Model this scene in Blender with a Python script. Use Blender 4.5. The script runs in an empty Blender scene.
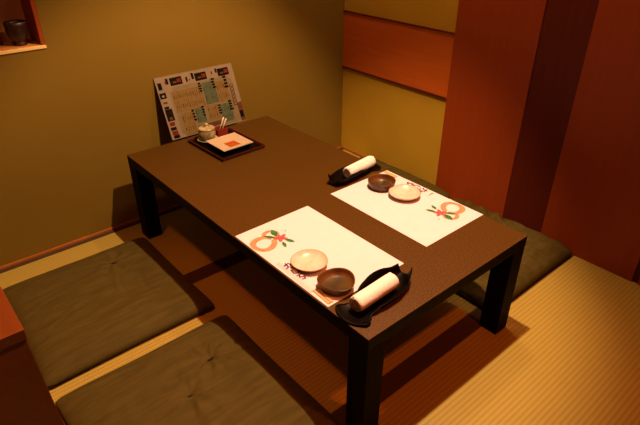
import bpy, bmesh, math, random
from mathutils import Vector, Matrix, noise
random.seed(7)
scene = bpy.context.scene
COL = scene.collection
PI = math.pi

# ------------------------------------------------------------------ helpers
def link(name, me, mats=(), parent=None):
    o = bpy.data.objects.new(name, me)
    COL.objects.link(o)
    for m in mats:
        me.materials.append(m)
    if parent is not None:
        o.parent = parent
    return o

def obj(name, bm, mats, parent=None, smooth=False, loc=None, bevel=0.0, seg=2, solid=0.0, normals=True):
    if normals:
        bmesh.ops.recalc_face_normals(bm, faces=bm.faces[:])
    me = bpy.data.meshes.new(name)
    bm.to_mesh(me); bm.free()
    if not isinstance(mats, (list, tuple)):
        mats = [mats]
    o = link(name, me, mats, parent)
    if smooth:
        for p in me.polygons:
            p.use_smooth = True
    if loc is not None:
        o.location = loc
    if solid:
        s = o.modifiers.new('solid', 'SOLIDIFY'); s.thickness = solid; s.offset = 1
    if bevel:
        b = o.modifiers.new('bevel', 'BEVEL'); b.width = bevel; b.segments = seg
        b.limit_method = 'ANGLE'; b.angle_limit = math.radians(40)
    return o

def tag(o, label, cat, group=None):
    o['label'] = label; o['category'] = cat
    if group:
        o['group'] = group
    return o

def structure(o):
    o['kind'] = 'structure'
    return o

def thing(name, label, cat, loc=(0, 0, 0), rz=0.0, group=None):
    o = bpy.data.objects.new(name, None)
    o.empty_display_size = 0.05
    COL.objects.link(o)
    o.location = loc; o.rotation_euler = (0, 0, rz)
    return tag(o, label, cat, group)

def copy_tree(root):
    r = root.copy(); COL.objects.link(r)
    for ch in list(root.children):
        c = ch.copy(); COL.objects.link(c); c.parent = r
        for g in list(ch.children):
            d = g.copy(); COL.objects.link(d); d.parent = c
    return r

def box(bm, x0, x1, y0, y1, z0, z1, mi=0):
    v = [bm.verts.new(p) for p in ((x0,y0,z0),(x1,y0,z0),(x1,y1,z0),(x0,y1,z0),(x0,y0,z1),(x1,y0,z1),(x1,y1,z1),(x0,y1,z1))]
    fs = []
    for f in ((3,2,1,0),(4,5,6,7),(0,1,5,4),(1,2,6,5),(2,3,7,6),(3,0,4,7)):
        fc = bm.faces.new([v[i] for i in f]); fc.material_index = mi; fs.append(fc)
    return fs

def boxbm(*a):
    bm = bmesh.new(); box(bm, *a); return bm

def lathe(bm, prof, n=40, cx=0, cy=0, fx=None, close=True):
    """prof: list of (r, z) from the bottom axis to the top axis"""
    rings = []
    for r, z in prof:
        if r < 1e-6:
            rings.append([bm.verts.new((cx, cy, z))])
        else:
            ring = []
            for k in range(n):
                a = 2*PI*k/n
                s = fx(a, r, z) if fx else 1.0
                ring.append(bm.verts.new((cx + r*s*math.cos(a), cy + r*s*math.sin(a), z)))
            rings.append(ring)
    for A, B in zip(rings[:-1], rings[1:]):
        if len(A) == 1 and len(B) == 1:
            continue
        for k in range(n):
            k2 = (k+1) % n
            if len(A) == 1:
                bm.faces.new((A[0], B[k2], B[k]))
            elif len(B) == 1:
                bm.faces.new((A[k], A[k2], B[0]))
            else:
                bm.faces.new((A[k], A[k2], B[k2], B[k]))
    return bm

def quad(bm, pts, mi=0):
    f = bm.faces.new([bm.verts.new(p) for p in pts]); f.material_index = mi
    return f

# ------------------------------------------------------------------ materials
def new_mat(name, rough=0.6, spec=0.5):
    m = bpy.data.materials.new(name); m.use_nodes = True
    nt = m.node_tree
    b = nt.nodes['Principled BSDF']
    b.inputs['Roughness'].default_value = rough
    b.inputs['Specular IOR Level'].default_value = spec
    return m, nt, b

def c4(c):
    return (c[0], c[1], c[2], 1.0)

def noise_mat(name, c1, c2, scale=20, stretch=(1, 1, 1), rough=0.6, spec=0.5, bump=0.0, bscale=None, detail=4, coat=0.0, lo=0.35, hi=0.65):
    m, nt, b = new_mat(name, rough, spec)
    N = nt.nodes; L = nt.links
    tc = N.new('ShaderNodeTexCoord'); mp = N.new('ShaderNodeMapping')
    mp.inputs['Scale'].default_value = stretch
    L.new(tc.outputs['Object'], mp.inputs['Vector'])
    nz = N.new('ShaderNodeTexNoise'); nz.inputs['Scale'].default_value = scale; nz.inputs['Detail'].default_value = detail
    L.new(mp.outputs['Vector'], nz.inputs['Vector'])
    cr = N.new('ShaderNodeValToRGB')
    cr.color_ramp.elements[0].position = lo; cr.color_ramp.elements[1].position = hi
    cr.color_ramp.elements[0].color = c4(c1); cr.color_ramp.elements[1].color = c4(c2)
    L.new(nz.outputs['Fac'], cr.inputs['Fac']); L.new(cr.outputs['Color'], b.inputs['Base Color'])
    if bump:
        n2 = N.new('ShaderNodeTexNoise'); n2.inputs['Scale'].default_value = bscale or scale*3; n2.inputs['Detail'].default_value = 5
        L.new(mp.outputs['Vector'], n2.inputs['Vector'])
        bp = N.new('ShaderNodeBump'); bp.inputs['Strength'].default_value = bump; bp.inputs['Distance'].default_value = 0.002
        L.new(n2.outputs['Fac'], bp.inputs['Height']); L.new(bp.outputs['Normal'], b.inputs['Normal'])
    if coat:
        b.inputs['Coat Weight'].default_value = coat; b.inputs['Coat Roughness'].default_value = 0.15
    return m

def tatami_mat():
    m, nt, b = new_mat('woven_rush', 0.55, 0.4)
    N = nt.nodes; L = nt.links
    tc = N.new('ShaderNodeTexCoord')
    sp = N.new('ShaderNodeSeparateXYZ'); L.new(tc.outputs['Object'], sp.inputs[0])
    def math_(op, a, bb=None, c=None):
        n = N.new('ShaderNodeMath'); n.operation = op
        for i, v in enumerate((a, bb, c)):
            if v is None: continue
            if isinstance(v, (int, float)): n.inputs[i].default_value = v
            else: L.new(v, n.inputs[i])
        return n.outputs[0]
    ph = math_('MULTIPLY', sp.outputs['Y'], 2*PI/0.0135)
    rib = math_('MULTIPLY_ADD', math_('SINE', ph), 0.5, 0.5)           # ridges that run along x
    ribp = math_('POWER', rib, 0.7)
    row = math_('FLOOR', math_('MULTIPLY', sp.outputs['Y'], 1/0.0135))
    alt = math_('MULTIPLY', math_('MODULO', row, 2.0), PI)
    st = math_('SINE', math_('ADD', math_('MULTIPLY', sp.outputs['X'], 2*PI/0.008), alt))
    stitch = math_('MULTIPLY_ADD', st, 0.5, 0.5)
    h = math_('ADD', math_('MULTIPLY', ribp, 0.72), math_('MULTIPLY', stitch, 0.28))
    nz = N.new('ShaderNodeTexNoise'); nz.inputs['Scale'].default_value = 60; nz.inputs['Detail'].default_value = 4
    mp = N.new('ShaderNodeMapping'); mp.inputs['Scale'].default_value = (0.25, 4, 1)
    L.new(tc.outputs['Object'], mp.inputs['Vector']); L.new(mp.outputs['Vector'], nz.inputs['Vector'])
    fac = math_('ADD', math_('MULTIPLY', h, 0.7), math_('MULTIPLY', nz.outputs['Fac'], 0.35))
    cr = N.new('ShaderNodeValToRGB')
    cr.color_ramp.elements[0].position = 0.1; cr.color_ramp.elements[1].position = 0.85
    cr.color_ramp.elements[0].color = c4(TATAMI_D); cr.color_ramp.elements[1].color = c4(TATAMI_L)
    L.new(fac, cr.inputs['Fac']); L.new(cr.outputs['Color'], b.inputs['Base Color'])
    bp = N.new('ShaderNodeBump'); bp.inputs['Strength'].default_value = 0.25; bp.inputs['Distance'].default_value = 0.002
    L.new(h, bp.inputs['Height']); L.new(bp.outputs['Normal'], b.inputs['Normal'])
    return m

TATAMI_D = (0.285, 0.225, 0.036); TATAMI_L = (0.425, 0.365, 0.072)
M = {}
M['tatami'] = tatami_mat()
M['heri'] = noise_mat('border_cloth', (0.05, 0.03, 0.018), (0.075, 0.045, 0.026), 200, rough=0.8, spec=0.2)
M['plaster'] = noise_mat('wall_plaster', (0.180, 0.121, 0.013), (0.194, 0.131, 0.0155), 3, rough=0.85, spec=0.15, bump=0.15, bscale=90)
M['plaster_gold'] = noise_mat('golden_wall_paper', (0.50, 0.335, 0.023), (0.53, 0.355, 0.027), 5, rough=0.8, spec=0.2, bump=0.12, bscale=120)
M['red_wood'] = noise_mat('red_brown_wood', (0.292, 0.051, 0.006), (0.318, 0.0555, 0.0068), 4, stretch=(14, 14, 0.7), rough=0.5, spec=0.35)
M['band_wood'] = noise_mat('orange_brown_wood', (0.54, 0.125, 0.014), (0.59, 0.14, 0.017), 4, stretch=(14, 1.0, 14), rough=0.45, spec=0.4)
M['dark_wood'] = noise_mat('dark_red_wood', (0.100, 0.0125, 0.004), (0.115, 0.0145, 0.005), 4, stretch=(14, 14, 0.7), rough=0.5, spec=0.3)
M['trim_wood'] = noise_mat('orange_trim_wood', (0.34, 0.115, 0.018), (0.40, 0.14, 0.022), 6, stretch=(2, 10, 10), rough=0.5, spec=0.35)
M['partition_wood'] = noise_mat('partition_wood', (0.145, 0.037, 0.005), (0.17, 0.043, 0.0055), 4, stretch=(10, 0.8, 10), rough=0.5, spec=0.25)
M['niche_wood'] = noise_mat('niche_board', (0.58, 0.25, 0.05), (0.66, 0.29, 0.06), 6, stretch=(8, 8, 0.8), rough=0.6, spec=0.3)
M['sill'] = noise_mat('pale_sill', (0.86, 0.66, 0.24), (0.9, 0.7, 0.28), 8, stretch=(1, 8, 8), rough=0.5)
M['ceiling'] = noise_mat('ceiling_paper', (0.5, 0.36, 0.16), (0.55, 0.4, 0.18), 4, rough=0.9, spec=0.1)
M['table_top'] = noise_mat('speckled_brown_top', (0.042, 0.0190, 0.0018), (0.108, 0.053, 0.0055), 260, rough=0.45, spec=0.2, bump=0.12, bscale=420, detail=3, lo=0.36, hi=0.68)
M['black_lacquer'] = noise_mat('black_lacquer', (0.004, 0.0026, 0.002), (0.007, 0.0045, 0.003), 40, rough=0.5, spec=0.06)
M['tray_black'] = noise_mat('matte_black_lacquer', (0.002, 0.0014, 0.001), (0.004, 0.0024, 0.0016), 40, rough=0.42, spec=0.07)
M['leg_black'] = noise_mat('dark_stained_leg', (0.004, 0.0022, 0.0016), (0.008, 0.0045, 0.003), 30, stretch=(6, 6, 0.6), rough=0.55, spec=0.04)
M['paper'] = noise_mat('white_paper', (0.70, 0.695, 0.79), (0.72, 0.715, 0.81), 30, rough=0.8, spec=0.15)
M['sleeve_paper'] = noise_mat('cream_sleeve_paper', (0.70, 0.69, 0.76), (0.72, 0.71, 0.78), 30, rough=0.8, spec=0.15)
M['ink_orange'] = noise_mat('orange_ink', (0.76, 0.21, 0.10), (0.78, 0.33, 0.20), 90, rough=0.8, spec=0.1)
M['ink_pink'] = noise_mat('pink_ink', (0.75, 0.06, 0.08), (0.82, 0.16, 0.16), 90, rough=0.8, spec=0.1)
M['ink_green'] = noise_mat('green_ink', (0.02, 0.12, 0.03), (0.05, 0.22, 0.07), 90, rough=0.8, spec=0.1)
M['ink_purple'] = noise_mat('purple_ink', (0.07, 0.018, 0.07), (0.11, 0.03, 0.11), 90, rough=0.8, spec=0.1)
M['chopstick'] = noise_mat('pale_chopstick_wood', (0.62, 0.42, 0.18), (0.70, 0.50, 0.24), 30, stretch=(6, 0.6, 6), rough=0.6)
M['cushion'] = noise_mat('olive_cushion_cloth', (0.063, 0.052, 0.010), (0.082, 0.068, 0.0135), 26, stretch=(0.35, 2.6, 1), rough=0.75, spec=0.12, bump=0.25, bscale=240)
M['cushion_thread'] = noise_mat('dark_thread', (0.02, 0.014, 0.008), (0.03, 0.02, 0.01), 100, rough=0.8)
M['white_glaze'] = noise_mat('white_glaze', (0.62, 0.54, 0.46), (0.74, 0.65, 0.57), 60, rough=0.3, spec=0.5)
M['pink_rim'] = noise_mat('pinkish_bare_rim', (0.48, 0.26, 0.15), (0.60, 0.36, 0.22), 60, rough=0.45)
M['brown_glaze'] = noise_mat('brown_glaze', (0.060, 0.023, 0.006), (0.145, 0.057, 0.014), 18, rough=0.36, spec=0.4, coat=0.08)
M['brown_well'] = noise_mat('olive_pooled_glaze', (0.030, 0.021, 0.006), (0.075, 0.048, 0.012), 25, rough=0.3, spec=0.45, coat=0.1)
M['towel'] = noise_mat('white_terry_cloth', (0.86, 0.84, 0.82), (0.93, 0.91, 0.89), 160, rough=0.95, spec=0.1, bump=0.5, bscale=420)
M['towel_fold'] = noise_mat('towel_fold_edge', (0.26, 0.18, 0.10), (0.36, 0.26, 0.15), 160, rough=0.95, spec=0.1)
M['tray_red'] = noise_mat('dark_red_lacquer', (0.060, 0.007, 0.005), (0.085, 0.010, 0.007), 20, rough=0.3, spec=0.5)
M['pot_glaze'] = noise_mat('mottled_cream_glaze', (0.10, 0.09, 0.03), (0.50, 0.42, 0.22), 34, rough=0.3, spec=0.5, lo=0.30, hi=0.60)
M['red_box'] = noise_mat('red_lacquer', (0.20, 0.022, 0.010), (0.26, 0.03, 0.012), 20, rough=0.35)
M['pick'] = noise_mat('pale_wood_pick', (0.78, 0.66, 0.46), (0.84, 0.72, 0.52), 60, rough=0.7)
M['cup'] = noise_mat('dark_brown_stoneware', (0.020, 0.010, 0.007), (0.045, 0.020, 0.012), 30, rough=0.4)
M['orange_card'] = noise_mat('orange_print', (0.38, 0.075, 0.010), (0.44, 0.09, 0.014), 60, rough=0.6, spec=0.15)
M['dish_glaze'] = noise_mat('cream_dish_glaze', (0.50, 0.41, 0.27), (0.55, 0.45, 0.30), 60, rough=0.4, spec=0.3)
# the printed colours of the menu
M['menu_paper'] = noise_mat('menu_paper', (0.1976, 0.1649, 0.1087), (0.2212, 0.1839, 0.1224), 30, rough=0.55, spec=0.06)
M['menu_beige'] = noise_mat('menu_beige', (0.1599, 0.1303, 0.0679), (0.1841, 0.1498, 0.0819), 40, rough=0.55, spec=0.06)
M['menu_tan'] = noise_mat('menu_tan', (0.145, 0.098, 0.030), (0.180, 0.122, 0.040), 70, rough=0.55, spec=0.06)
M['menu_green'] = noise_mat('menu_green', (0.0553, 0.0859, 0.0459), (0.0799, 0.1105, 0.0612), 70, rough=0.55, spec=0.06)
M['menu_black'] = noise_mat('menu_black', (0.003, 0.002, 0.0012), (0.010, 0.005, 0.003), 70, rough=0.55, spec=0.06)
M['menu_red'] = noise_mat('menu_red', (0.1080, 0.0120, 0.0036), (0.1500, 0.0240, 0.0060), 70, rough=0.55, spec=0.06)
M['menu_brown'] = noise_mat('menu_brown', (0.0768, 0.0360, 0.0120), (0.0960, 0.0480, 0.0168), 70, rough=0.55, spec=0.06)

# ------------------------------------------------------------------ room
XR = 1.206                       # right wall
XL, YF, ZC = -1.55, -3.0, 2.08   # left wall, wall behind the viewer, ceiling

floor = structure(obj('floor', boxbm(XL-0.1, XR+0.1, YF-0.1, 0.2, -0.06, 0.0), M['tatami']))
for y0, y1 in ((-0.540, -0.474), (-1.338, -1.276), (-2.140, -2.078), (-0.030, -0.0005)):
    obj('tatami_border', boxbm(XL+0.001, XR-0.001, y0, y1, 0.0, 0.0015), M['heri'], floor)

# back wall with the niche opening cut through it
NX0, NX1, NZ0, NZ1, ND = -0.92, -0.158, 0.752, 1.30, 0.125
bm = bmesh.new()
box(bm, XL-0.1, NX0, 0, 0.2, 0, ZC)
box(bm, NX1, XR+0.1, 0, 0.2, 0, ZC)
box(bm, NX0, NX1, 0, 0.2, 0, NZ0)
box(bm, NX0, NX1, 0, 0.2, NZ1, ZC)
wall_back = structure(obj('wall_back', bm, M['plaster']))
bm = bmesh.new()
box(bm, NX0, NX1, ND, ND+0.02, NZ0, NZ1)
obj('niche_back', bm, M['niche_wood'], wall_back)
bm = bmesh.new()
box(bm, NX1-0.012, NX1, 0.001, ND, NZ0+0.012, NZ1)
box(bm, NX0, NX0+0.012, 0.001, ND, NZ0+0.012, NZ1)
box(bm, NX0+0.012, NX1-0.012, 0.001, ND, NZ1-0.012, NZ1)
obj('niche_lining', bm, M['red_wood'], wall_back)
obj('niche_shelf', boxbm(NX0, NX1, 0.006, ND, NZ0, NZ0+0.010), M['niche_wood'], wall_back)
obj('niche_sill', boxbm(NX0-0.004, NX1+0.001, -0.004, 0.006, NZ0-0.001, NZ0+0.009), M['sill'], wall_back, bevel=0.001)
obj('niche_divider', boxbm(-0.345, -0.268, 0.085, ND-0.001, NZ0+0.010, NZ1-0.012), M['dark_wood'], wall_back)

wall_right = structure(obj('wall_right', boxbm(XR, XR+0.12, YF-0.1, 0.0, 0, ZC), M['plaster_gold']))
structure(obj('wall_left', boxbm(XL-0.12, XL, YF-0.1, 0.0, 0, ZC), M['red_wood']))
structure(obj('wall_front', boxbm(XL-0.1, XR+0.1, YF-0.12, YF, 0, ZC), M['plaster']))
structure(obj('ceiling', boxbm(XL-0.1, XR+0.1, YF-0.1, 0.2, ZC, ZC+0.06), M['ceiling']))

# wood on the right wall
t1 = structure(obj('trim_1', boxbm(XR-0.005, XR, -0.657, -0.0005, 0.452, 0.712), M['band_wood']))
for z0, z1 in ((0.443, 0.452), (0.712, 0.719)):
    obj('edge_strip', boxbm(XR-0.009, XR, -0.657, -0.0005, z0, z1), M['dark_wood'], t1, bevel=0.0015)
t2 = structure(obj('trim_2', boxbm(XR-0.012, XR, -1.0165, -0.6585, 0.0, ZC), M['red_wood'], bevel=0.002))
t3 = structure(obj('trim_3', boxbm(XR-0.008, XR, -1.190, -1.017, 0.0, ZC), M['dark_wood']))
t4 = structure(obj('trim_4', boxbm(XR-0.012, XR, -1.552, -1.1905, 0.0, ZC), M['red_wood'], bevel=0.002))
t5 = structure(obj('trim_5', boxbm(XR-0.005, XR, -1.572, -1.5525, 0.0, ZC), M['dark_wood']))
t6 = structure(obj('trim_6', boxbm(XR-0.012, XR, YF, -1.5725, 0.0, ZC), M['red_wood'], bevel=0.002))
structure(obj('baseboard_back', boxbm(XL, XR-0.010, -0.008, 0.0, 0.0, 0.011), M['trim_wood'], bevel=0.001))
structure(obj('baseboard_right', boxbm(XR-0.008, XR, -0.657, -0.0085, 0.0, 0.013), M['trim_wood'], bevel=0.001))

# ------------------------------------------------------------------ low table
TX0, TX1, TY0, TY1, TH, TT = -0.001, 0.6475, -1.391, -0.108, 0.35, 0.037
tcx, tcy = (TX0+TX1)/2, (TY0+TY1)/2
table = thing('low_table', 'long low table with speckled brown top, black edge and four black legs', 'table', (tcx, tcy, 0))
hx, hy = (TX1-TX0)/2, (TY1-TY0)/2
bm = bmesh.new()
box(bm, -hx, hx, -hy, hy, TH-TT, TH)
for f in bm.faces:
    f.material_index = 0 if f.calc_center_median().z > TH-1e-4 else 1
obj('tabletop', bm, [M['table_top'], M['black_lacquer']], table, bevel=0.0018)
for sx in (-1, 1):
    for sy in (-1, 1):
        x0, x1 = sorted((sx*hx*0.999, sx*(hx-0.059)))
        y0, y1 = sorted((sy*hy*0.999, sy*(hy-0.063)))
        obj('leg', boxbm(x0, x1, y0, y1, 0.0, TH-TT), M['leg_black'], table, bevel=0.002)

# ------------------------------------------------------------------ floor cushions
def cushion_bm(w, d, h, seed, fold=0.003, tufts=((0, 0),), arcs=(), creases=()):
    n = 110
    bm = bmesh.new()
    def shape(u, v):
        pin = 0.018
        x = u*w/2*(1 - pin*(1-v*v)*abs(u)**3)
        y = v*d/2*(1 - pin*(1-u*u)*abs(v)**3)
        # rounded corners
        cr = max(0, abs(u)-0.92)*max(0, abs(v)-0.92)/0.0064
        x *= 1-0.018*cr; y *= 1-0.018*cr
        return x, y
    top, bot = {}, {}
    for i in range(n+1):
        for j in range(n+1):
            u = math.sin((i/n*2-1)*PI/2)*0.35 + (i/n*2-1)*0.65
            v = math.sin((j/n*2-1)*PI/2)*0.35 + (j/n*2-1)*0.65
            x, y = shape(u, v)
            e = max(0.0, (1-abs(u)**7)*(1-abs(v)**7))
            k = e**0.5
            z = 0.014 + (h-0.014)*k*(0.80+0.20*(1-u*u)*(1-v*v))
            p = Vector((x*7 + seed*13.7, y*11 + 0.35*x*7, seed*3.1))
            r = noise.noise(p)
            r2 = noise.noise(Vector((x*5+y*9+seed, x*16-y*6, seed*1.7)))
            z += fold*k**2.5*(0.9*(1-abs(r)*2.6) + 0.8*(0.5-abs(r2)*2.0))
            z += 0.004*k*noise.noise(Vector((x*4, y*4, seed)))
            for tx, ty in tufts:
                dx, dy = x-tx, y-ty
                rr = math.hypot(dx, dy)
                a = math.atan2(dy, dx)
                z -= 0.011*math.exp(-(rr/0.016)**2) + 0.004*math.exp(-(rr/0.06)**2)
                z += 0.0032*math.exp(-((rr-0.05)/0.045)**2)*math.cos(7*a+seed+3*noise.noise(Vector((x*9, y*9, seed))))
            for ax, ay, R0, am, sp in arcs:
                rr = math.hypot(x-ax, y-ay)
                z += am*k*k*math.sin((rr-R0)/sp*2*PI + 3.0*noise.noise(Vector((x*6, y*6, seed))))
            for xa, ya, xb, yb, dp, wd in creases:
                ex, ey = xb-xa, yb-ya; l2 = ex*ex+ey*ey
                t = max(0.0, min(1.0, ((x-xa)*ex+(y-ya)*ey)/l2))
                bow = 0.06*math.sqrt(l2)*math.sin(PI*t)
                dd = ((x-xa)*-ey+(y-ya)*ex)/math.sqrt(l2) - bow
                if 0 < t < 1:
                    amp = dp*math.sin(PI*min(1, t*0.9+0.1))**0.7
                    z += k*amp*(-math.exp(-(dd/wd)**2) + 0.8*math.exp(-((dd-1.7*wd)/wd)**2))
            top[i, j] = bm.verts.new((x, y, z))
            edge = i in (0, n) or j in (0, n)
            if edge:
                bot[i, j] = top[i, j]
            else:
                bot[i, j] = bm.verts.new((x, y, 0.014*max(0.0, 1-e**0.5*1.6) + 0.0008))
    for i in range(n):
        for j in range(n):
            bm.faces.new((top[i, j], top[i+1, j], top[i+1, j+1], top[i, j+1]))
            bm.faces.new((bot[i, j], bot[i, j+1], bot[i+1, j+1], bot[i+1, j]))
    return bm

def cushion(x0, x1, y0, y1, h, seed, label, rz=0.0, tufts=((0, 0),), fold=0.003, arcs=(), creases=()):
    w, d = x1-x0, y1-y0
    bm = cushion_bm(w, d, h, seed, fold, tufts, arcs, creases)
    o = obj('floor_cushion', bm, M['cushion'], None, smooth=True, loc=((x0+x1)/2, (y0+y1)/2, 0.0012))
    o.rotation_euler = (0, 0, rz)
    tag(o, label, 'cushion', 'floor cushions around the low table')
    for tx, ty in tufts:
        # a short tied stitch at each tuft
        zt = o.data.vertices[min(range(len(o.data.vertices)), key=lambda k: (o.data.vertices[k].co.x-tx)**2+(o.data.vertices[k].co.y-ty)**2 - o.data.vertices[k].co.z*0.02)].co.z
        b2 = bmesh.new()
        bmesh.ops.create_uvsphere(b2, u_segments=10, v_segments=6, radius=1.0)
        bmesh.ops.scale(b2, vec=(0.011, 0.0028, 0.0022), verts=b2.verts[:])
        obj('tuft_stitch', b2, M['cushion_thread'], o, smooth=True, loc=(tx, ty, zt+0.001))
    return o

CR1 = [(-0.25, 0.02, -0.05, 0.075, 0.0022, 0.006), (-0.22, -0.10, 0.05, -0.01, 0.0022, 0.007), (0.055, -0.075, 0.085, 0.06, 0.004, 0.006),
       (0.08, 0.03, 0.20, 0.10, 0.0020, 0.006), (0.12, -0.10, 0.16, 0.05, 0.0020, 0.006), (-0.10, -0.20, 0.20, -0.13, 0.0018, 0.007)]
cushion(-0.557, -0.015, -0.712, -0.163, 0.053, 1.3, 'olive floor cushion at the left of the table, next to the back wall', tufts=((0.097, 0.145),), fold=0.0026, creases=CR1)
rnd = random.Random(5)
CR2 = []
for k in range(13):
    a_ = 2*PI*k/13+rnd.uniform(-.2, .2); l_ = rnd.uniform(0.06, 0.15); q_ = rnd.uniform(0.010, 0.03)
    CR2.append((0.12+q_*math.cos(a_), 0.115+q_*math.sin(a_), 0.12+l_*math.cos(a_), 0.115+l_*math.sin(a_), rnd.uniform(0.0022, 0.0042), rnd.uniform(0.005, 0.008)))
for k in range(7):
    a_ = 2*PI*k/7+rnd.uniform(-.3, .3); l_ = rnd.uniform(0.05, 0.11)
    CR2.append((0.01+.015*math.cos(a_), 0.035+.015*math.sin(a_), 0.01+l_*math.cos(a_), 0.035+l_*math.sin(a_), rnd.uniform(0.0018, 0.0035), rnd.uniform(0.005, 0.008)))
cushion(-0.557, -0.012, -1.330, -0.768, 0.055, 4.9, 'olive floor cushion in the left foreground, creased around its tufts', tufts=((0.12, 0.115), (0.01, 0.035)), fold=0.0040, creases=CR2)
cushion(0.655, 1.185, -0.765, -0.215, 0.085, 7.7, 'olive floor cushion behind the table, under the orange-brown wall band', tufts=((0, 0),))
cushion(0.655, 1.185, -1.338, -0.785, 0.074, 11.2, 'rumpled olive floor cushion behind the right table leg, against the red-brown panel', tufts=((-0.02, 0.02),), fold=0.0060, arcs=((0.34, -0.08, 0, 0.0085, 0.055),))

# ------------------------------------------------------------------ placemats
def add_disc_ring(bm, cx, cy, r0, r1, z, a0, a1, mi, n=36, wob=0.0, sq=1.0, rot=0.0):
    prev = None
    for k in range(n+1):
        a = a0+(a1-a0)*k/n
        w = 1+wob*math.sin(3*a+1)
        t = r0 + (r1-r0)*0.0
        rin = r0*(1+0.10*math.sin(2*a+0.6))
        def pt(r):
            x, y = r*w*math.cos(a), r*w*math.sin(a)*sq
            return (cx+x*math.cos(rot)-y*math.sin(rot), cy+x*math.sin(rot)+y*math.cos(rot), z)
        cur = (bm.verts.new(pt(rin)), bm.verts.new(pt(r1)))
        if prev:
            f = bm.faces.new((prev[0], prev[1], cur[1], cur[0])); f.material_index = mi
        prev = cur

def leaf(bm, x, y, ang, ln, wd, z, mi):
    n = 8; L_, R_ = [], []
    c, s = math.cos(ang), math.sin(ang)
    pts = []
    for k in range(n+1):
        t = k/n; w = wd*math.sin(PI*t)**0.8
        pts.append((t*ln, w))
    for k in range(n-1, 0, -1):
        t = k/n; w = wd*math.sin(PI*t)**0.8
        pts.append((t*ln, -w))
    f = bm.faces.new([bm.verts.new((x+p*c-q*s, y+p*s+q*c, z)) for p, q in pts]); f.material_index = mi

def stroke(bm, pts, w, z, mi):
    for (xa, ya), (xb, yb) in zip(pts[:-1], pts[1:]):
        dx, dy = xb-xa, yb-ya; l = math.hypot(dx, dy)
        nx, ny = -dy/l*w/2, dx/l*w/2; ex, ey = dx/l*w*0.3, dy/l*w*0.3
        quad(bm, ((xa+nx-ex, ya+ny-ey, z), (xa-nx-ex, ya-ny-ey, z), (xb-nx+ex, yb-ny+ey, z), (xb+nx+ex, yb+ny+ey, z)), mi)

def placemat(label, loc, rz):
    # local frame: diner sits at -x, +y is the diner's left
    W2, D2 = 0.1345, 0.2015
    r = thing('placemat', label, 'placemat', loc, rz, 'paper placemats')
    obj('paper_sheet', boxbm(-W2, W2, -D2, D2, 0.0, 0.0006), M['paper'], r)
    bm = bmesh.new()
    z = 0.0009
    ox, oy = -0.1385, 1.046       # table coordinates to mat coordinates
    add_disc_ring(bm, 0.044+ox, -0.930+oy, 0.0225, 0.0385, z, 0.2, 2*PI+0.0, 0, wob=0.03)
    add_disc_ring(bm, 0.085+ox, -0.906+oy, 0.0150, 0.0260, z+0.0001, -1.9, 2.9, 0, wob=0.02)
    fx, fy = 0.098+ox, -0.936+oy
    for k in range(5):
        leaf(bm, fx, fy, k*2*PI/5+0.3, 0.023, 0.0062, z+0.0002, 1)
    leaf(bm, fx-0.004, fy+0.012, 1.35, 0.040, 0.0095, z+0.0003, 2)
    leaf(bm, fx-0.010, fy+0.006, 2.2, 0.042, 0.0062, z+0.0004, 2)
    leaf(bm, fx+0.004, fy-0.012, -1.15, 0.034, 0.0065, z+0.0005, 2)
    leaf(bm, fx-0.008, fy-0.020, -1.9, 0.030, 0.0055, z+0.0006, 2)
    leaf(bm, fx+0.030, fy+0.020, 0.4, 0.006, 0.002, z+0.0003, 1)
    obj('printed_gourd', bm, [M['ink_orange'], M['ink_pink'], M['ink_green']], r, normals=False)
    return r

MZ = TH+0.0003
near_mat = placemat('white paper placemat on the near left long side of the table', (0.1385, -1.049, MZ), 0.0)
far_mat = copy_tree(near_mat)
far_mat.location = (0.5145, -1.037, MZ); far_mat.rotation_euler = (0, 0, PI)
far_mat['label'] = 'white paper placemat on the far side of the table, facing the wall panels'

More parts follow.
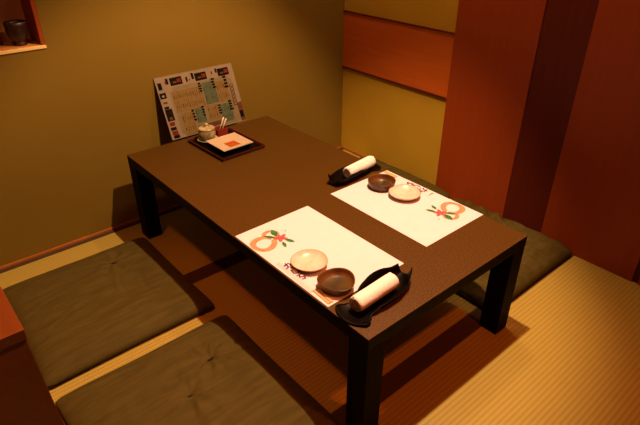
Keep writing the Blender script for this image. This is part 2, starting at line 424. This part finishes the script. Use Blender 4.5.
# chopsticks in paper sleeves
def chopsticks(label, loc, rz):
    r = thing('chopsticks', label, 'chopsticks', loc, rz, 'chopsticks in paper sleeves')
    for s in (-1, 1):
        bm = bmesh.new()
        n = 8
        rings = []
        for y, rad in ((0.105, 0.0018), (-0.105, 0.0036)):
            rings.append([bm.verts.new((s*0.0042+rad*math.cos(2*PI*k/n+PI/8), y, 0.0016+rad*0.40*math.sin(2*PI*k/n+PI/8))) for k in range(n)])
        for k in range(n):
            bm.faces.new((rings[0][k], rings[0][(k+1) % n], rings[1][(k+1) % n], rings[1][k]))
        bm.faces.new(rings[0]); bm.faces.new(rings[1][::-1])
        obj('chopstick', bm, M['chopstick'], r)
    bm = bmesh.new()
    sec = [(-0.0155, 0.0004), (-0.0075, 0.0036), (0, 0.0040), (0.0075, 0.0036), (0.0155, 0.0004)]
    secb = [(x, 0.0002) for x, z in sec]
    ys = (-0.044, 0.108)
    A = [[bm.verts.new((x, y, z)) for x, z in sec] for y in ys]
    B = [[bm.verts.new((x, y, z)) for x, z in secb] for y in ys]
    for k in range(4):
        bm.faces.new((A[0][k], A[0][k+1], A[1][k+1], A[1][k]))
        bm.faces.new((B[0][k], B[1][k], B[1][k+1], B[0][k+1]))
    for e in (0, 4):
        bm.faces.new((A[0][e], A[1][e], B[1][e], B[0][e]))
    obj('paper_sleeve', bm, M['sleeve_paper'], r)
    # brush writing on the sleeve
    bm = bmesh.new(); z = 0.0047
    for yc, strokes in ((0.080, [[(-.008, .004), (.004, .007)], [(-.002, .010), (-.003, -.004), (-.009, -.006)], [(.004, .003), (.009, -.001), (.006, -.008), (-.001, -.009)]]),
                        (0.050, [[(-.005, .008), (-.006, -.004), (.000, -.009), (.007, -.005)], [(.002, .008), (.008, .004)]]),
                        (0.022, [[(-.006, .007), (.006, .008)], [(.001, .008), (-.005, .000), (.005, -.003), (.002, -.009), (-.004, -.008)]])):
        for s in strokes:
            stroke(bm, [(x*1.35+0.003, yc-0.004+y*1.3) for x, y in s], 0.0040, z, 0)
    obj('brush_writing', bm, [M['ink_purple']], r, normals=False)
    return r

CZ = MZ+0.0008
cs = chopsticks('chopsticks in a cream paper sleeve beside the near white plate and brown bowl', (0.0235, -1.140, CZ), 0.0)
cs.rotation_euler = (0, 0, -0.05)
cf = copy_tree(cs)
cf.location = (0.6310, -0.945, CZ); cf.rotation_euler = (0, 0, PI-0.03)
cf['label'] = 'chopsticks in a cream paper sleeve behind the far brown bowl and white plate'

# ------------------------------------------------------------------ dishes
def plate(label, loc, rad, seed):
    r = thing('small_plate', label, 'plate', loc, seed, 'small white round plates')
    k = rad/0.05
    prof = [(0, 0.0022), (0.026, 0.0022), (0.027, 0.0), (0.030, 0.0), (0.031, 0.0025), (0.041, 0.0075), (0.048, 0.0135), (0.0500, 0.0158), (0.0494, 0.0172), (0.0475, 0.0165)]
    wob = lambda a, rr, z: k*(1+0.012*math.sin(3*a)*rr/0.05)
    bm = lathe(bmesh.new(), prof, 56, fx=wob)
    top = [(0.0475, 0.0165), (0.042, 0.0112), (0.034, 0.0072), (0.020, 0.0052), (0, 0.0048)]
    obj('underside_and_rim', bm, M['pink_rim'], r, smooth=True)
    bm = lathe(bmesh.new(), top, 56, fx=wob)
    obj('glazed_face', bm, M['white_glaze'], r, smooth=True)
    return r
PZ = MZ+0.0008
plate('small white plate touching the bowl on the near placemat', (0.077, -1.093, PZ), 0.0495, 0.0)
plate('small white plate between the brown bowl and the gourd print of the far placemat', (0.5515, -1.004, PZ), 0.052, 2.0)

def bowl(label, loc, rad, tri, h, rz):
    r = thing('sauce_bowl', label, 'bowl', loc, rz, 'brown glazed sauce bowls')
    k = rad/0.047
    wob = lambda a, rr, z: k*(1+tri*math.cos(3*a)*min(1, rr/0.04))
    prof = [(0, 0.0015), (0.026, 0.0015), (0.028, 0.0), (0.035, 0.0), (0.0415, 0.006), (0.0450, 0.016), (0.0468, h-0.003), (0.0470, h-0.0006), (0.0458, h), (0.0442, h-0.0012), (0.0428, h-0.008), (0.0400, 0.012), (0.034, 0.0080)]
    obj('body', lathe(bmesh.new(), prof, 56, fx=wob), M['brown_glaze'], r, smooth=True)
    obj('inner_base', lathe(bmesh.new(), [(0.034, 0.0080), (0.022, 0.0062), (0, 0.0056)], 56, fx=wob), M['brown_well'], r, smooth=True)
    return r
bowl('brown glazed bowl between the white plate and the near rolled towel', (0.0705, -1.2075, PZ), 0.0475, 0.045, 0.025, 0.35)
bowl('brown glazed bowl at the back of the far placemat, beside the far towel', (0.541, -0.911, PZ), 0.0465, 0.0, 0.028, 0.0)

# ------------------------------------------------------------------ towel trays and rolled towels
def towel_tray(label, loc, rz):
    nu, nv = 40, 16
    us = [(0.0, 0.050), (0.016, 0.050), (0.040, 0.040), (0.056, 0.034), (0.080, 0.039), (0.11, 0.046), (0.15, 0.049), (0.19, 0.043), (0.222, 0.030), (0.232, 0.024)]
    def hw(u):
        for (a, wa), (b, wb) in zip(us[:-1], us[1:]):
            if u <= b:
                t = (u-a)/(b-a); t = t*t*(3-2*t)
                return wa+(wb-wa)*t
        return us[-1][1]
    bm = bmesh.new(); g = {}
    for i in range(nu+1):
        u = 0.232*i/nu
        w = hw(u)
        for j in range(nv+1):
            v = j/nv*2-1
            t = min(1, max(0, (u-0.04)/0.06))
            lift = 0.004 + 0.013*t*t*(3-2*t)
            if v > 0:
                t2 = min(1, max(0, (u-0.07)/0.07)); t3 = min(1, max(0, (u-0.17)/0.06))
                lift += 0.019*t2*t2*(3-2*t2)*(1-0.8*t3*t3*(3-2*t3))
            z = lift*max(0.0, (abs(v)-0.35)/0.65)**1.5
            z += (0.012+0.012*max(0.0, -v))*max(0.0, (u-0.195)/0.037)**1.5
            z += 0.005*max(0.0, (0.035-u)/0.035)**1.5
            x = u + 0.022*v*v*max(0.0, 1-u/0.06)
            g[i, j] = bm.verts.new((x-0.116, v*w*(1-0.10*z/0.02), z))
    for i in range(nu):
        for j in range(nv):
            bm.faces.new((g[i, j], g[i+1, j], g[i+1, j+1], g[i, j+1]))
    o = obj('towel_tray', bm, M['tray_black'], None, smooth=True, loc=loc, solid=0.0026, normals=True)
    o.rotation_euler = (0, 0, rz)
    o.modifiers['solid'].offset = 1
    return tag(o, label, 'tray', 'black leaf-shaped towel trays')

def towel(label, loc, rz, ln=0.138, rad=0.0205):
    r = thing('rolled_towel', label, 'towel', loc, rz, 'rolled white hand towels')
    bm = bmesh.new(); n = 36; m_ = 26
    rings = []
    for i in range(m_+1):
        x = (i/m_-0.5)*ln
        e = abs(i/m_-0.5)*2
        s = 1-0.10*max(0, e-0.90)/0.10
        rings.append([bm.verts.new((x, rad*s*(1+0.025*noise.noise(Vector((x*30, math.cos(2*PI*k/n)*2, math.sin(2*PI*k/n)*2))))*math.cos(2*PI*k/n)*1.03,
                                    rad+rad*s*(1+0.025*noise.noise(Vector((x*30, math.cos(2*PI*k/n)*2, 5+math.sin(2*PI*k/n)*2))))*math.sin(2*PI*k/n)*0.97)) for k in range(n)])
    for a, b in zip(rings[:-1], rings[1:]):
        for k in range(n):
            bm.faces.new((a[k], a[(k+1) % n], b[(k+1) % n], b[k]))
    for ring, sg in ((rings[0], -1), (rings[-1], 1)):
        c = bm.verts.new((sg*ln/2-sg*0.002, 0, rad))
        for k in range(n):
            bm.faces.new((ring[k], ring[(k+1) % n], c))
    # the outer end of the cloth, a low ridge along the roll
    a0, a1 = 1.35, 0.95
    prev = None
    for i in range(13):
        x = (i/12-0.5)*(ln*0.97)
        cur = [bm.verts.new((x, rad*q*math.cos(a), rad+rad*q*0.97*math.sin(a))) for a, q in ((a0, 1.0), (a0-0.1, 1.065), (a1+0.08, 1.065), (a1, 1.0))]
        if prev:
            for k in range(3):
                bm.faces.new((prev[k], prev[k+1], cur[k+1], cur[k]))
        prev = cur
    obj('cloth_roll', bm, M['towel'], r, smooth=True)
    # the spiral that shows at both ends
    for sg in (-1, 1):
        bm = bmesh.new(); prev = None
        for k in range(60):
            a = k/59*2*PI*2.4; q = rad*(0.14+0.70*k/59)
            x = sg*(ln/2+0.0008-0.002*max(0, 1-q/rad))
            def pt(rr, dx): return (x+sg*dx, rr*math.cos(a), rad+rr*0.97*math.sin(a))
            cur = [bm.verts.new(pt(q-0.0009, 0)), bm.verts.new(pt(q, 0.0010)), bm.verts.new(pt(q+0.0009, 0))]
            if prev:
                for w in range(2):
                    bm.faces.new((prev[w], prev[w+1], cur[w+1], cur[w]))
            prev = cur
        obj('rolled_end', bm, M['towel_fold'], r, smooth=True)
    return r

tr_n = towel_tray('black leaf-shaped tray at the near corner of the table, flared tail forward', (0.114, -1.302, TH+0.0004), 0.11)
tw_n = towel('rolled white towel at the near corner of the table, its coiled end in view', (0.106, -1.303, TH+0.0042), 0.05)
tr_f = tr_n.copy(); COL.objects.link(tr_f)
tr_f.location = (0.537, -0.783, TH+0.0004); tr_f.rotation_euler = (0, 0, PI+0.14)
tr_f['label'] = 'black leaf-shaped tray beyond the far placemat, near the golden wall'
tw_f = copy_tree(tw_n)
tw_f.location = (0.560, -0.786, TH+0.0042); tw_f.rotation_euler = (0, 0, PI+0.12)
tw_f['label'] = 'rolled white towel beyond the far brown bowl, near the golden wall'

# ------------------------------------------------------------------ condiment tray at the back of the table
tray = thing('square_tray', 'square black tray with a dark red rim at the back of the table', 'tray', (0.334, -0.272, TH+0.0004), 0.03)
a = 0.094; b = 0.122
obj('tray_base', boxbm(-a+0.001, a-0.001, -b+0.001, b-0.001, 0.0, 0.005), M['tray_black'], tray, bevel=0.001)
bm = bmesh.new()
def frame(bm, a, b, t, z0, z1, flare):
    o0 = [(-a, -b), (a, -b), (a, b), (-a, b)]
    def ring(e, z):
        return [bm.verts.new((sx*(a+e), sy*(b+e), z)) for sx, sy in ((-1, -1), (1, -1), (1, 1), (-1, 1))]
    R = [ring(0, z0), ring(flare, z1), ring(flare-t, z1), ring(-t, z0+0.003)]
    for A, B in zip(R[:-1], R[1:]):
        for k in range(4):
            bm.faces.new((A[k], A[(k+1) % 4], B[(k+1) % 4], B[k]))
    for k in range(4):
        bm.faces.new((R[3][k], R[3][(k+1) % 4], R[0][(k+1) % 4], R[0][k]))
frame(bm, a, b, 0.0035, 0.0, 0.013, 0.004)
obj('tray_rim', bm, M['tray_red'], tray, bevel=0.0008)
TZ = TH+0.0056

dish = thing('square_dish', 'square white dish with an orange square at its centre, on the tray', 'dish', (0.328, -0.309, TZ), 0.02)
bm = bmesh.new()
def frustum(bm, a0, b0, z0, a1, b1, z1):
    v = [bm.verts.new((sx*a0, sy*b0, z0)) for sx, sy in ((-1, -1), (1, -1), (1, 1), (-1, 1))] + [bm.verts.new((sx*a1, sy*b1, z1)) for sx, sy in ((-1, -1), (1, -1), (1, 1), (-1, 1))]
    for f in ((3, 2, 1, 0), (4, 5, 6, 7), (0, 1, 5, 4), (1, 2, 6, 5), (2, 3, 7, 6), (3, 0, 4, 7)):
        bm.faces.new([v[i] for i in f])
frustum(bm, 0.052, 0.052, 0.0, 0.060, 0.060, 0.017)
obj('dark_base', bm, M['black_lacquer'], dish, bevel=0.001)
bm = bmesh.new()
# a thin square dish face, dipped towards the middle
g = {}
for i in range(13):
    for j in range(13):
        u, v = i/6-1, j/6-1
        e = max(abs(u), abs(v))
        g[i, j] = bm.verts.new((u*0.066, v*0.064, 0.0195+0.0042*e**2.2))
for i in range(12):
    for j in range(12):
        bm.faces.new((g[i, j], g[i+1, j], g[i+1, j+1], g[i, j+1]))
obj('white_face', bm, M['dish_glaze'], dish, smooth=False, solid=-0.0022)
bm = bmesh.new()
quad(bm, ((-0.023, -0.045, 0.0226), (0.022, -0.045, 0.0226), (0.022, 0.003, 0.0206), (-0.023, 0.003, 0.0206)))
obj('orange_square', bm, M['orange_card'], dish, solid=0.0005)

pot = thing('condiment_pot', 'small mottled cream pot with a knobbed lid, on the tray', 'pot', (0.297, -0.196, TZ))
pot.scale = (1.12, 1.12, 1.12)
obj('saucer', lathe(bmesh.new(), [(0, 0), (0.024, 0), (0.033, 0.004), (0.037, 0.008), (0.0355, 0.0085), (0.026, 0.0055), (0, 0.005)], 40), M['pot_glaze'], pot, smooth=True)
obj('body', lathe(bmesh.new(), [(0, 0.0056), (0.020, 0.0056), (0.0265, 0.011), (0.030, 0.022), (0.0302, 0.034), (0.0285, 0.043), (0.0285, 0.0445), (0, 0.0445)], 40), M['pot_glaze'], pot, smooth=True)
obj('lid', lathe(bmesh.new(), [(0, 0.0446), (0.0295, 0.0446), (0.030, 0.047), (0.026, 0.050), (0.012, 0.0525), (0.0055, 0.0535), (0.006, 0.057), (0.0075, 0.060), (0.006, 0.063), (0, 0.064)], 40), M['pot_glaze'], pot, smooth=True)

holder = thing('toothpick_holder', 'dark red square holder with pale picks, between the menu and square dish', 'holder', (0.366, -0.178, TZ), 0.05)
bm = bmesh.new()
def tube_sq(bm, a, b, t, z0, z1):
    def ring(aa, bb, z): return [bm.verts.new((sx*aa, sy*bb, z)) for sx, sy in ((-1, -1), (1, -1), (1, 1), (-1, 1))]
    R = [ring(a, b, z0), ring(a, b, z1), ring(a-t, b-t, z1), ring(a-t, b-t, z0+0.003)]
    for A, B in zip(R[:-1], R[1:]):
        for k in range(4):
            bm.faces.new((A[k], A[(k+1) % 4], B[(k+1) % 4], B[k]))
    bm.faces.new(R[0][::-1]); bm.faces.new(R[3])
tube_sq(bm, 0.023, 0.021, 0.0025, 0.0, 0.030)
obj('box_body', bm, M['red_box'], holder, bevel=0.0008)
for px, py, lx, ly, ln in ((0.000, 0.004, 0.026, 0.004, 0.062), (0.008, -0.002, 0.024, 0.002, 0.057)):
    bm = bmesh.new(); n = 8; rr = []
    for t, q in ((0, 0.0018), (0.7, 0.0024), (0.93, 0.0042), (1.0, 0.003)):
        rr.append([bm.verts.new((px-0.006+lx*t*1.3+q*math.cos(2*PI*k/n), py+ly*t+q*0.7*math.sin(2*PI*k/n), 0.0035+ln*t)) for k in range(n)])
    for A, B in zip(rr[:-1], rr[1:]):
        for k in range(n):
            bm.faces.new((A[k], A[(k+1) % n], B[(k+1) % n], B[k]))
    bm.faces.new(rr[0][::-1]); bm.faces.new(rr[-1])
    obj('pick', bm, M['pick'], holder, smooth=True)

# ------------------------------------------------------------------ menu board leaning on the back wall
BW, BH = 0.352, 0.247
lean = math.atan2(0.0935, 0.234)
board = thing('menu_board', 'menu sheet with photo border and boxed columns, leaning on the back wall', 'menu', (0.3715, -0.0955, TH+0.0006))
board.rotation_euler = (-lean, 0, 0.0)
obj('board', boxbm(-BW/2, BW/2, 0.0, 0.0022, 0.0, BH), M['menu_paper'], board)
# print: crop pixels -> board coordinates (inverse bilinear)
Q = [(18, 86), (400, 17), (474, 300), (100, 412)]     # top-left, top-right, bottom-right, bottom-left
def inv(px, py):
    u = v = 0.5
    for _ in range(30):
        fx = (1-u)*(1-v)*Q[0][0]+u*(1-v)*Q[1][0]+u*v*Q[2][0]+(1-u)*v*Q[3][0]
        fy = (1-u)*(1-v)*Q[0][1]+u*(1-v)*Q[1][1]+u*v*Q[2][1]+(1-u)*v*Q[3][1]
        ax = (1-v)*(Q[1][0]-Q[0][0])+v*(Q[2][0]-Q[3][0]); bx = (1-u)*(Q[3][0]-Q[0][0])+u*(Q[2][0]-Q[1][0])
        ay = (1-v)*(Q[1][1]-Q[0][1])+v*(Q[2][1]-Q[3][1]); by = (1-u)*(Q[3][1]-Q[0][1])+u*(Q[2][1]-Q[1][1])
        det = ax*by-bx*ay; ex, ey = px-fx, py-fy
        u += (ex*by-bx*ey)/det; v += (ax*ey-ex*ay)/det
    return u, v
pm = ['menu_beige', 'menu_tan', 'menu_green', 'menu_black', 'menu_red', 'menu_brown', 'menu_paper']
bm = bmesh.new()
lay = [0]
def patch(u0, u1, v0, v1, mi):
    lay[0] += 1
    y = -0.0003-0.000012*lay[0]
    u0, u1 = max(0.003, u0), min(0.997, u1); v0, v1 = max(0.003, v0), min(0.997, v1)
    X = lambda u: (u-0.5)*BW
    Z = lambda v: (1-v)*BH
    quad(bm, ((X(u0), y, Z(v1)), (X(u1), y, Z(v1)), (X(u1), y, Z(v0)), (X(u0), y, Z(v0))), mi)
def cp(cx, cy, w, h, mi):
    u, v = inv(cx, cy); patch(u-w/2, u+w/2, v-h/2, v+h/2, mi)
# inner beige sheet with cut corners (stacked strips)
for k_ in range(5):
    patch(0.135+0.012*k_, 0.945-0.012*k_, 0.265-0.018*k_, 0.93+0.014*k_, 0)
# pictures along the top and down the left side
for cx, cy in ((121, 103), (241, 82), (356, 60)):
    cp(cx, cy, 0.150, 0.125, 3)
    cp(cx+14, cy-4, 0.05, 0.06, 4); cp(cx-6, cy+6, 0.045, 0.03, 5)
for cx, cy, w, h, mi in ((78, 105, .03, .09, 3), (72, 112, .015, .05, 4), (172, 96, .022, .08, 3), (200, 80, .03, .10, 3), (186, 98, .012, .03, 4), (318, 55, .022, .07, 3), (296, 66, .02, .05, 5),
                         (46, 130, .045, .11, 3), (60, 178, .075, .09, 3), (61, 180, .03, .03, 6), (70, 214, .05, .03, 5), (76, 240, .055, .04, 3), (90, 278, .085, .19, 3), (96, 296, .04, .05, 5),
                         (100, 325, .06, .06, 4), (106, 350, .07, .05, 3), (114, 372, .07, .07, 4), (121, 392, .07, .05, 3),
                         (452, 254, .085, .32, 5), (455, 232, .06, .07, 4), (449, 268, .05, .12, 3)):
    cp(cx, cy, w, h, mi)
# boxed columns
boxes = ((183, 198, .37, .34, 1), (288, 165, .165, .36, 2), (352, 156, .150, .34, 1), (181, 322, .145, .36, 1), (237, 278, .120, .24, 2), (304, 264, .155, .24, 1), (372, 262, .150, .30, 2))
for cx, cy, w, h, mi in boxes:
    cp(cx, cy, w, h, mi)
    u, v = inv(cx, cy)
    # illegible fine columns of print
    n = max(3, int(w/0.026))
    for k in range(n):
        uu = u-w/2+w*(k+0.5)/n
        for s in (-1, 1):
            l_ = h*0.20*(0.6+0.8*random.random())
            vc = v+s*h*0.23
            patch(uu-0.0032, uu+0.0032, vc-l_/2, vc+l_/2, 5 if (k % 3) else 3)
# dark brush titles between the boxes
for cx, cy, w, h in ((236, 138, .045, .16), (303, 117, .055, .18), (366, 110, .055, .22), (334, 248, .040, .17), (250, 258, .045, .18), (203, 280, .045, .20), (391, 226, .055, .18)):
    u, v = inv(cx, cy)
    for k in range(4):
        vv = v-h/2+h*(k+0.5)/4
        patch(u-w*0.5*(0.6+0.4*random.random()), u+w*0.5*(0.6+0.4*random.random()), vv-h*0.085, vv+h*0.075, 3)
# pale chain pattern at the right, grey band at the foot
for k in range(6):
    cp(396+k*4.2, 128+k*18, .052, .05, 5); cp(396+k*4.2, 128+k*18, .032, .028, 0)
cp(282, 330, .30, .07, 5)
obj('printed_columns', bm, [M[k] for k in pm], board, normals=False)

# ------------------------------------------------------------------ cup in the niche
cup = lathe(bmesh.new(), [(0, 0.0), (0.021, 0.0), (0.022, 0.003), (0.018, 0.009), (0.0175, 0.014), (0.024, 0.021), (0.0315, 0.032), (0.0345, 0.047), (0.0345, 0.066), (0.0352, 0.078), (0.0338, 0.0785), (0.0325, 0.066), (0.032, 0.045), (0.026, 0.028), (0.014, 0.020), (0, 0.019)], 40)
o = obj('footed_cup', cup, M['cup'], None, smooth=True, loc=(-0.222, 0.048, NZ0+0.0103))
o.scale = (0.97, 0.97, 0.95)
tag(o, 'dark brown footed cup standing in the wall niche', 'cup')

# ------------------------------------------------------------------ low partition in the left foreground
part = thing('low_partition', 'low red-brown wooden partition at the left edge, beside the cushions', 'partition', (-0.78, -0.55, 0))
obj('top_board', boxbm(-0.22, 0.209, -0.378, 0.46, 0.372, 0.400), M['partition_wood'], part, bevel=0.0015)
bm = bmesh.new()
v = [bm.verts.new(p) for p in ((-0.22, -0.376, 0), (0.2205, -0.376, 0), (0.2205, 0.455, 0), (-0.22, 0.455, 0), (-0.22, -0.376, 0.372), (0.206, -0.376, 0.372), (0.206, 0.455, 0.372), (-0.22, 0.455, 0.372))]
for f in ((3, 2, 1, 0), (4, 5, 6, 7), (0, 1, 5, 4), (1, 2, 6, 5), (2, 3, 7, 6), (3, 0, 4, 7)):
    bm.faces.new([v[i] for i in f])
obj('partition_body', bm, M['partition_wood'], part, bevel=0.001)

# ------------------------------------------------------------------ lights: one warm ceiling downlight, plus added fill lights
WARM = (1.0, 0.54, 0.30)
RED_FILL = (1.0, 0.15, 0.015)  # red tint of the fill spots, put in to redden the shaded floor
def spot(name, loc, target, energy, size_deg, blend, soft=0.03, color=WARM):
    d = bpy.data.lights.new(name, 'SPOT'); d.energy = energy; d.color = color
    d.spot_size = math.radians(size_deg); d.spot_blend = blend; d.shadow_soft_size = soft
    o = bpy.data.objects.new(name, d); COL.objects.link(o); o.location = loc
    o.rotation_euler = (Vector(target)-Vector(loc)).to_track_quat('-Z', 'Y').to_euler()
    return o
def point(name, loc, energy, soft=0.05, color=WARM):
    d = bpy.data.lights.new(name, 'POINT'); d.energy = energy; d.color = color; d.shadow_soft_size = soft
    o = bpy.data.objects.new(name, d); COL.objects.link(o); o.location = loc
    return o
spot('ceiling_downlight', (0.40, -1.13, 1.98), (0.22, -0.60, 0), 196, 72, 0.42, 0.015)
spot('red_fill_left', (-0.62, -0.80, 2.0), (-0.30, -0.80, 0.0), 40, 50, 0.8, 0.04, RED_FILL)  # added red fill, reddens the floor under the table's left edge
spot('red_fill_front', (0.35, -2.25, 2.0), (0.35, -1.35, 0.0), 58, 50, 0.8, 0.04, RED_FILL)  # added red fill from the viewer's side, reaches under the table front
point('wall_fill_right', (0.86, -0.76, 2.0), 25, 0.04, WARM)  # added fill point, brightens the upper back wall and the right wall
point('niche_fill', (-0.55, -0.70, 2.0), 3.5, 0.04, WARM)  # added weak fill outside the niche, lifts niche, left wall and left tatami

w = bpy.data.worlds.new('World'); scene.world = w; w.use_nodes = True
w.node_tree.nodes['Background'].inputs['Color'].default_value = (0.02, 0.008, 0.002, 1)
w.node_tree.nodes['Background'].inputs['Strength'].default_value = 0.3

# ------------------------------------------------------------------ camera
cam = bpy.data.cameras.new('camera'); co = bpy.data.objects.new('camera', cam); COL.objects.link(co)
yaw, pitch, roll, F = 0.7100, -0.5357, 0.0020, 534.0
f = Vector((math.sin(yaw)*math.cos(pitch), math.cos(yaw)*math.cos(pitch), math.sin(pitch)))
r = Vector((math.cos(yaw), -math.sin(yaw), 0)); u = r.cross(f)
r2 = r*math.cos(roll)+u*math.sin(roll); u2 = -r*math.sin(roll)+u*math.cos(roll)
mt = Matrix((r2, u2, -f)).transposed().to_4x4(); mt.translation = (-0.6475, -1.9784, 1.1917)
co.matrix_world = mt
cam.sensor_fit = 'HORIZONTAL'; cam.sensor_width = 36.0; cam.lens = 36.0*F/640
cam.clip_start = 0.02
scene.camera = co

vs = scene.view_settings
vs.view_transform = 'Standard'; vs.look = 'None'; vs.gamma = 1.0; vs.exposure = 0.0; vs.use_curve_mapping = False
scene.cycles.max_bounces = 8
